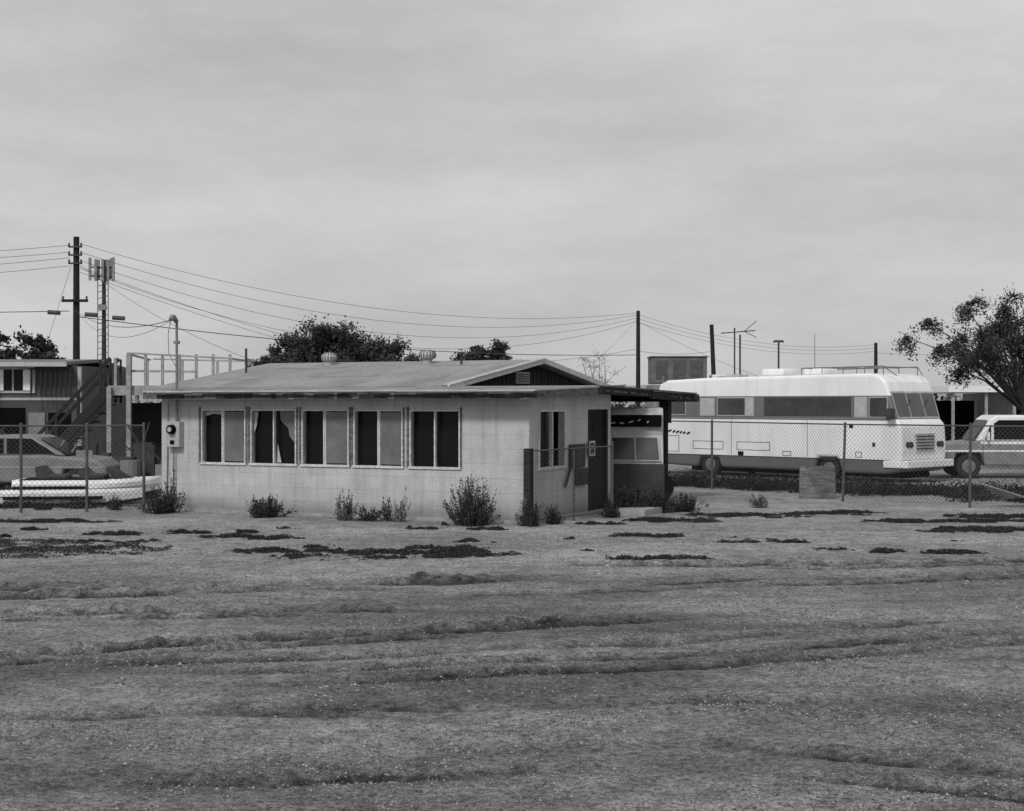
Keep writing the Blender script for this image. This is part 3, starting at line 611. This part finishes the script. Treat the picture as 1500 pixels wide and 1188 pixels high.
def boat(loc,rz,s,mains):
    O=empty('small_boat',loc,rz); O.scale=(s,s,s)
    def hull(L,Wd,Hh,x0,y0,z0,m,nm):
        b=B(); n=14; rings=[]
        for i in range(n+1):
            t=i/n; wd=Wd*.5*(1-max(0,(t-.5)/.5)**2.2*.96)*(1-max(0,(.12-t)/.12)**2*.25); rise=Hh*.5*max(0,(t-.5)/.5)**2
            rings.append([(x0+L*t,y0+wd*c,z0+rise*f+Hh*q) for (c,q,f) in [(-.0,0,1),(-.75,.12,.8),(-1,.6,.4),(-1.04,.82,.35),(-.9,1,.3),(.9,1,.3),(1.04,.82,.35),(1,.6,.4),(.75,.12,.8)]])
        vs=[p for r_ in rings for p in r_]; k=9; fs=[]
        for i in range(n):
            for j in range(k): fs.append((i*k+j,i*k+(j+1)%k,(i+1)*k+(j+1)%k,(i+1)*k+j))
        fs+= [tuple(range(k)),tuple(range(n*k,n*k+k))[::-1]]; b.add(vs,fs); b.obj(nm,m,O)
    hull(3.1,1.3,.42,0,.0,.12,mains,'hull'); hull(3.0,.45,.30,-.15,-.85,.05,'white','side_float')
    w=B(); w.box(.2,2.0,-.5,.5,.5,.56); w.obj('cockpit','dark',O)
    w=B(); w.prof([(.5,.56),(.45,.82),(.55,.84),(.75,.64),(1.1,.64),(1.12,.56)],-.4,.4); w.prof([(1.4,.56),(1.38,.78),(1.45,.8),(1.6,.66),(1.9,.64),(1.92,.56)],-.4,.4); w.obj('seats','dgrey',O,bevel=.02)
    w=B(); w.add([(2.1,-.42,.56),(2.1,.42,.56),(1.98,.38,.8),(1.98,-.38,.8),(2.5,0,.56)],[(0,1,2,3),(0,3,4),(3,2,4),(2,1,4)]); w.obj('windscreen','dgrey',O)
    w=B(); w.box(-.05,2.0,-1.095,-1.08,.16,.23); w.box(.05,1.6,-.69,-.675,.34,.42); w.obj('hull_stripe','dark',O)
boat((-10.75,32.6,0),math.radians(6),1,'white')
J=empty('junk_pile',(-9.6,38,0))
w=B()
for i in range(44):
    x,y=random.uniform(-3.6,2.2),random.uniform(-1.2,1); s=random.uniform(.1,.5); h=random.uniform(.2,1.2); w.box(x,x+s,y,y+s,0,h); w.beam((x,y,h),(x+random.uniform(-.6,.6),y,h+random.uniform(0,.6)),.03,.03)
w.obj('scrap','dgrey',J)
w=B(); w.box(-1.0,-.6,-1.5,-1.46,.5,1.05); w.box(.9,1.3,-1.4,-1.36,.2,.7); w.tube((.3,-1.4,0),(.3,-1.4,.8),.25,.25,14); w.beam((-2,-1.4,.2),(-1.3,-1.4,1.3),.04,.04);w.beam((-1.7,-1.4,.1),(-1.0,-1.4,1.2),.04,.04); w.obj('boards_and_drum','grey',J)

K2=empty('wooden_deck',(-10.75,40,0))
w=B(); w.box(0,3.7,0,3,2.52,2.62); w.box(0,3.7,-.05,-.005,2.40,2.66)
w.obj('platform','woodl',K2)
w=B()
for x in (.0,.52): w.box(x,x+.12,-.19,-.055,-.1,2.62 if x==0 else 3.5)
for x in (.0,.8,1.6,2.4,3.2): w.box(x,x+.1,2.8,2.9,0,2.5)
xs2=[.15,.55,.95,1.4,1.85,2.3,2.75,3.2]
for i,x in enumerate(xs2): w.box(x,x+.065,.0,.07,2.62,3.5 if i>0 else 3.4)
for x in (.3,1.3,2.3,3.3): w.box(x,x+.07,2.85,2.92,2.62,3.42)
w.beam((.5,.03,3.53),(3.3,.03,3.38),.09,.045); w.beam((.5,2.9,3.45),(3.4,2.9,3.38),.09,.04); w.beam((.5,.03,3.05),(2.3,.03,3.03),.04,.06); w.beam((3.25,.03,3.38),(3.37,2.9,3.38),.09,.04); w.beam((.55,.03,3.5),(.4,2.9,3.43),.08,.04)
w.obj('posts_and_railing','woodl',K2)
w=B()
for y in (.2,1.1): w.beam((0,y,2.6),(-2.3,y,.1),.05,.25); w.beam((0,y,3.4),(-2.3,y,.95),.05,.09)
for k in range(11): w.box(-.1-k*.21,.12-k*.21,.2,1.1,2.35-k*.228,2.39-k*.228)
for k in range(4): w.box(-.3-k*.6,-.22-k*.6,.18,.24,2.3-k*.65,3.1-k*.65)
for k in range(5): w.box(-.6+k*.14,-.55+k*.14,1.3,1.35,2.2,3.4)
w.obj('stair','woodd',K2)
w=B(); w.box(.1,3.6,1.5,2.7,.0,2.2); w.obj('lean_to_store','woodd',K2)

L=empty('neighbour_house',(-21.5,46,0))
w=B(); w.box(0,8.2,0,6,-.1,3.35); w.obj('walls',mat('dark_stucco',.07,.3,2,.9,.3),L)
w=B(); w.slab([(-1,-.6,3.44),(8.0,-.6,3.44),(8.0,3,3.62),(-1,3,3.62)],.1); w.slab([(-1,3,3.62),(8.0,3,3.62),(8.0,6.6,3.44),(-1,6.6,3.44)],.1); w.obj('roof','roofd',L)
w=B(); w.box(-1,8.05,-.66,-.61,3.3,3.43) ; w.box(5.6,6.9,-.05,-.0,2.5,3.3) ; w.box(0,8.2,-.03,0,2.28,2.36); w.box(8.2,8.3,-.02,.1,0,3.3);w.box(4.4,4.55,-.05,0,0,3.3); w.obj('fascia_and_window_surround','lgrey',L)
w=B(); w.box(5.68,6.2,-.07,-.05,2.58,3.22); w.box(6.26,6.82,-.07,-.05,2.58,3.22); w.obj('window_glass','glass',L)
w=B(); w.box(5.72,5.95,-.08,-.071,2.58,3.22); w.box(6.55,6.78,-.08,-.071,2.58,3.22); w.obj('curtain','white',L)
w=B(); w.box(5.8,6.6,-.02,.0,.0,2.05); w.box(7.3,8.0,-.02,0,.6,1.9); w.obj('dark_openings','dark',L)
w=B(); w.box(6.7,7.2,-.04,.0,.4,1.9); w.obj('pale_panel','grey',L)
w=B()
for k in range(9): w.box(6.9+k*.15,6.94+k*.15,-.5,-.46,2.4,3.2)
w.box(6.85,8.15,-.5,-.46,3.2,3.25); w.obj('balcony_rail','woodd',L)
w=B(); w.slab([(2.8,-3.5,1.75),(6.1,-3.5,1.75),(5.2,-.1,2.55),(2.8,-.1,2.55)],.05); w.slab([(3.2,-2.2,4.05),(5.0,-1.8,3.5),(5.6,-.7,3.6),(4.2,-.7,4.4)],.05); w.obj('metal_awning','white',L)
w=B()
for x in (3.0,5.9): w.tube((x,-3.4,0),(x,-3.4,1.72),.04,.04,8)
for x in (3.6,4.8): w.tube((x,-1.7,2.3),(x,-1.7,3.6),.04,.04,8)
w.obj('awning_posts','lgrey',L)
Q=empty('carport_house',(17.6,60,0))
w=B(); w.box(2.2,14,0,6,-.1,2.6); w.obj('walls','grey',Q)
w=B(); w.box(-.6,14,-1.5,6.5,2.62,2.86); w.obj('roof','white',Q)
w=B(); w.box(2.5,3.3,-.03,0,0,2.2); w.box(4.4,5.6,-.03,0,1,2.1); w.box(.0,2.1,4,4.1,0,2.3); w.obj('openings','dark',Q)
w=B()
for x in (-.4,.9,2.0,3.6): w.box(x,x+.1,-1.3,-1.2,-.1,2.62)
w.box(3.5,4.2,-.05,-.0,0,2.3)
w.obj('posts','woodl',Q)
S=empty('rooftop_cooler_shed',(5.5,58,0))
w=B(); w.box(-.05,2.2,0.2,3,-.1,2.9); w.obj('walls','grey',S)
w=B(); w.box(-.05,2.1,.5,2.2,2.95,3.98); w.box(-.1,2.15,.45,2.25,3.98,4.03); w.obj('cooler_cabinet',mat('cooler_paint',.13,.4,3,.7,fine=.3),S,bevel=.02)
w=B()
for k in range(3): w.box(.1+k*.68,.58+k*.68,.485,.5,3.12,3.85)
w.obj('cooler_louvres',mat('cooler_panel',.09,.4,6,.8,fine=.5),S)
w=B(); w.box(2.3,3.2,.5,1.4,2.6,3.3); w.obj('duct','white',S,bevel=.03)

# ------------------------------------------------------------------ poles and wires
def upole(name,x,y,h,r=.13,lean=0,arms=()):
    e=empty(name,(x,y,0)); b=B(); b.tube((0,0,-.3),(lean,0,h),r,r*.72,12)
    for z,wd in arms:
        b.box(lean*z/h-wd/2,lean*z/h+wd/2,-r-.09,-r+.005,z-.05,z+.05)
    b.obj('shaft','pole',e); b=B()
    for z,wd in arms:
        for s in (-.45,0,.45): b.tube((lean*z/h+s*wd,-r-.04,z+.05),(lean*z/h+s*wd,-r-.04,z+.16),.03,.04,8)
    if arms: b.obj('insulators','dgrey',e)
    return e
p1=upole('utility_pole',-15.95,55,8.28,.15,0,[(5.93,.95)])
upole('utility_pole',6.3,75,6.8,.13)
upole('utility_pole',9.55,70,5.85,.13,-.25)
upole('utility_pole',21.8,90,5.8,.14)
ex=B()
for z in (7.9,7.6,7.3): ex.box(-.25,.25,-.18,-.12,z-.03,z+.03)
for z in (7.9,7.6,7.3):
    for s in (-.22,.22): ex.tube((s,-.16,z),(s,-.16,z+.14),.04,.03,8)
ex.obj('pole_brackets','dgrey',p1)
def lamp(x,y,h):
    e=empty('street_lamp',(x,y,0)); b=B(); b.tube((0,0,0),(0,0,h),.06,.05,8); b.box(-.25,.25,-.04,.04,h-.02,h+.04); b.box(-.28,-.08,-.12,.12,h-.08,h-.021); b.box(.08,.28,-.12,.12,h-.08,h-.021); b.obj('pole_and_heads','dgrey',e)
lamp(14.2,80,5.5)
e=empty('tv_antenna',(8.15,55,0)); b=B(); b.tube((0,0,0),(0,0,4.95),.03,.03,6); b.tube((.2,0,0),(.2,0,4.7),.035,.035,6); b.tube((-.5,0,4.75),(.75,0,4.85),.02,.02,5)
for k in range(7): b.tube((-.45+k*.19,-.35+k*.02,4.76+k*.013),(-.45+k*.19,.35-k*.02,4.76+k*.013),.012,.012,4)
b.tube((.35,0,4.82),(.8,0,5.2),.012,.012,4); b.tube((.35,0,4.82),(.8,0,4.6),.012,.012,4)
b.obj('mast_and_elements','dgrey',e)
e=empty('whip_antenna',(12.3,61,0)); b=B(); b.tube((0,0,0),(0,0,5.0),.03,.012,5); b.obj('rod','metal',e)
e=empty('cell_tower',(-32.6,120,0)); b=B(); b.tube((0,0,0),(0,0,13.6),.22,.14,14)
for k in range(24): b.tube((-.42,-.3,.5+k*.5),(.42,-.3,.75+k*.5),.025,.025,4)
b.tube((.42,-.3,0),(.42,-.3,12.5),.035,.035,5); b.tube((-.42,-.3,0),(-.42,-.3,12.5),.035,.035,5)
for z in (12.3,13.0): b.tube((-.9,-.6,z),(.9,-.6,z),.05,.05,5); b.tube((-.9,-.6,z),(0,.8,z),.05,.05,5); b.tube((.9,-.6,z),(0,.8,z),.05,.05,5)
b.obj('monopole','dgrey',e); b=B()
for (x,y) in [(-.9,-.75),(-.45,-.75),(.1,-.75),(.55,-.75),(.95,-.75),(-.5,.2),(.5,.2),(0,.9)]: b.box(x-.1,x+.1,y-.08,y+.08,12.0+random.uniform(-.2,.1),13.6+random.uniform(-.1,.2))
b.box(-.35,.35,-.7,-.45,9.6,10.0); b.box(-.3,.3,-.6,-.35,4.2,5.6); b.obj('panel_antennas','grey',e)
W=empty('overhead_wires',(0,0,0)); wb=B()
def wire(a,b,sag,r=.009,n=18):
    r*=.6
    a=Vector(a); b=Vector(b); pts=[a.lerp(b,i/n)-Vector((0,0,sag*4*(i/n)*(1-i/n))) for i in range(n+1)]; wb.path(pts,r,4)
P1=(-15.95,55)
for i,(z,z2) in enumerate([(8.0,6.7),(7.7,6.6),(7.4,6.45),(7.1,6.3)]): wire((P1[0]+.2,54.84,z),(6.3,75,z2),1.2+.3*i,.013,26)
for z,zz in [(7.95,8.6),(7.7,8.3),(7.5,7.6),(7.2,7.2)]: wire((P1[0]-.2,54.84,z),(-48,62,zz),.6,.014)
mh=Matrix.Translation((.31,27.2,0))@Matrix.Rotation(A,4,'Z')
mast=mh@Vector((-7.9,-.25,3.88))
wire((P1[0],54.8,5.6),mast,.35,.014); wire((P1[0]+.1,54.8,5.5),mast,.6,.01)
wire((P1[0]-.2,54.8,5.55),(-40,52,5.7),.2,.024)
wire((P1[0]+.1,54.8,5.35),(6.3,75,4.6),.45,.026,26); wire((P1[0]+.1,54.8,7.0),(-3,60,3.2),.3,.012); wire((P1[0]+.1,54.8,7.2),(2,58,2.6),.6,.012); wire((P1[0]+.1,54.8,7.3),(-6.5,48,3.0),.5,.012)
wire((P1[0]-.1,54.8,7.3),(-17.3,54,2.5),.0,.012)
for z in (6.6,6.4,6.2): wire((6.3,75,z),(21.8,90,z-.9),.7,.012)
wire((6.3,75,6.3),(11,62,3.0),.2,.012); wire((6.3,75,4.9),(-1,90,4.6),.2,.014); wire((6.3,75,4.8),(9.3,70,4.6),.15,.014); wire((6.3,75,6.4),(1.5,60,2.6),.3,.011)
wire((21.8,90,5.2),(40,80,5.4),.4,.012)
wb.obj('cables','cable',W)
w=B()
for (x,z) in [(-16.65,5.5),(-15.3,5.42),(-14.3,5.3)]: w.tube((x-.22,54.6,z),(x+.22,54.6,z-.03),.08,.08,8)
w.obj('splice_closures','cable',W)

# ------------------------------------------------------------------ world, sun, camera
el=math.radians(42); az=math.atan2(-.45,-1)
wd=D.worlds.new('World'); scn.world=wd; wd.use_nodes=True; nt=wd.node_tree; bg=nt.nodes['Background']
sky=N(nt,'ShaderNodeTexSky'); sky.sky_type='NISHITA'; sky.sun_disc=False; sky.sun_elevation=el; sky.sun_rotation=az%(2*math.pi); sky.dust_density=3
bw=N(nt,'ShaderNodeRGBToBW'); nt.links.new(sky.outputs[0],bw.inputs[0])
tc=N(nt,'ShaderNodeTexCoord')
def cloud(sc,rot,scale,detail,rg,lo,hi,a,b_):
    mp=N(nt,'ShaderNodeMapping'); mp.inputs['Scale'].default_value=sc; mp.inputs['Rotation'].default_value=(0,math.radians(rot),0)
    nt.links.new(tc.outputs['Generated'],mp.inputs[0])
    n=N(nt,'ShaderNodeTexNoise'); n.inputs['Scale'].default_value=scale; n.inputs['Detail'].default_value=detail; n.inputs['Roughness'].default_value=rg; nt.links.new(mp.outputs[0],n.inputs['Vector'])
    mr=N(nt,'ShaderNodeMapRange'); mr.inputs['From Min'].default_value=lo; mr.inputs['From Max'].default_value=hi; mr.inputs['To Min'].default_value=a; mr.inputs['To Max'].default_value=b_; nt.links.new(n.outputs['Fac'],mr.inputs[0]); return mr
c1=cloud((1.4,1.4,6.5),10,1.9,5,.5,.3,.7,5.1,7.1); c2=cloud((4,4,11),12,4,12,.75,.3,.7,.94,1.06)
mu=N(nt,'ShaderNodeMath',operation='MULTIPLY'); nt.links.new(c1.outputs[0],mu.inputs[0]); nt.links.new(c2.outputs[0],mu.inputs[1])
mix=N(nt,'ShaderNodeMix'); mix.data_type='FLOAT'; mix.inputs[0].default_value=.85; nt.links.new(bw.outputs[0],mix.inputs[2]); nt.links.new(mu.outputs[0],mix.inputs[3])
nt.links.new(mix.outputs[0],bg.inputs[0]); bg.inputs[1].default_value=.1
sl=D.lights.new('sun','SUN'); sl.energy=1.9; sl.angle=math.radians(10); sl.color=(1,1,1)
so=D.objects.new('sun',sl); C.collection.objects.link(so)
sd=Vector((math.sin(az)*math.cos(el),math.cos(az)*math.cos(el),math.sin(el))); so.rotation_euler=sd.to_track_quat('Z','Y').to_euler()
cam=D.cameras.new('camera'); co=D.objects.new('camera',cam); C.collection.objects.link(co); co.location=(0,0,2.2); co.rotation_euler=(math.radians(90-.1),0,0)
cam.sensor_width=36; cam.lens=52.8; cam.clip_end=6000; scn.camera=co
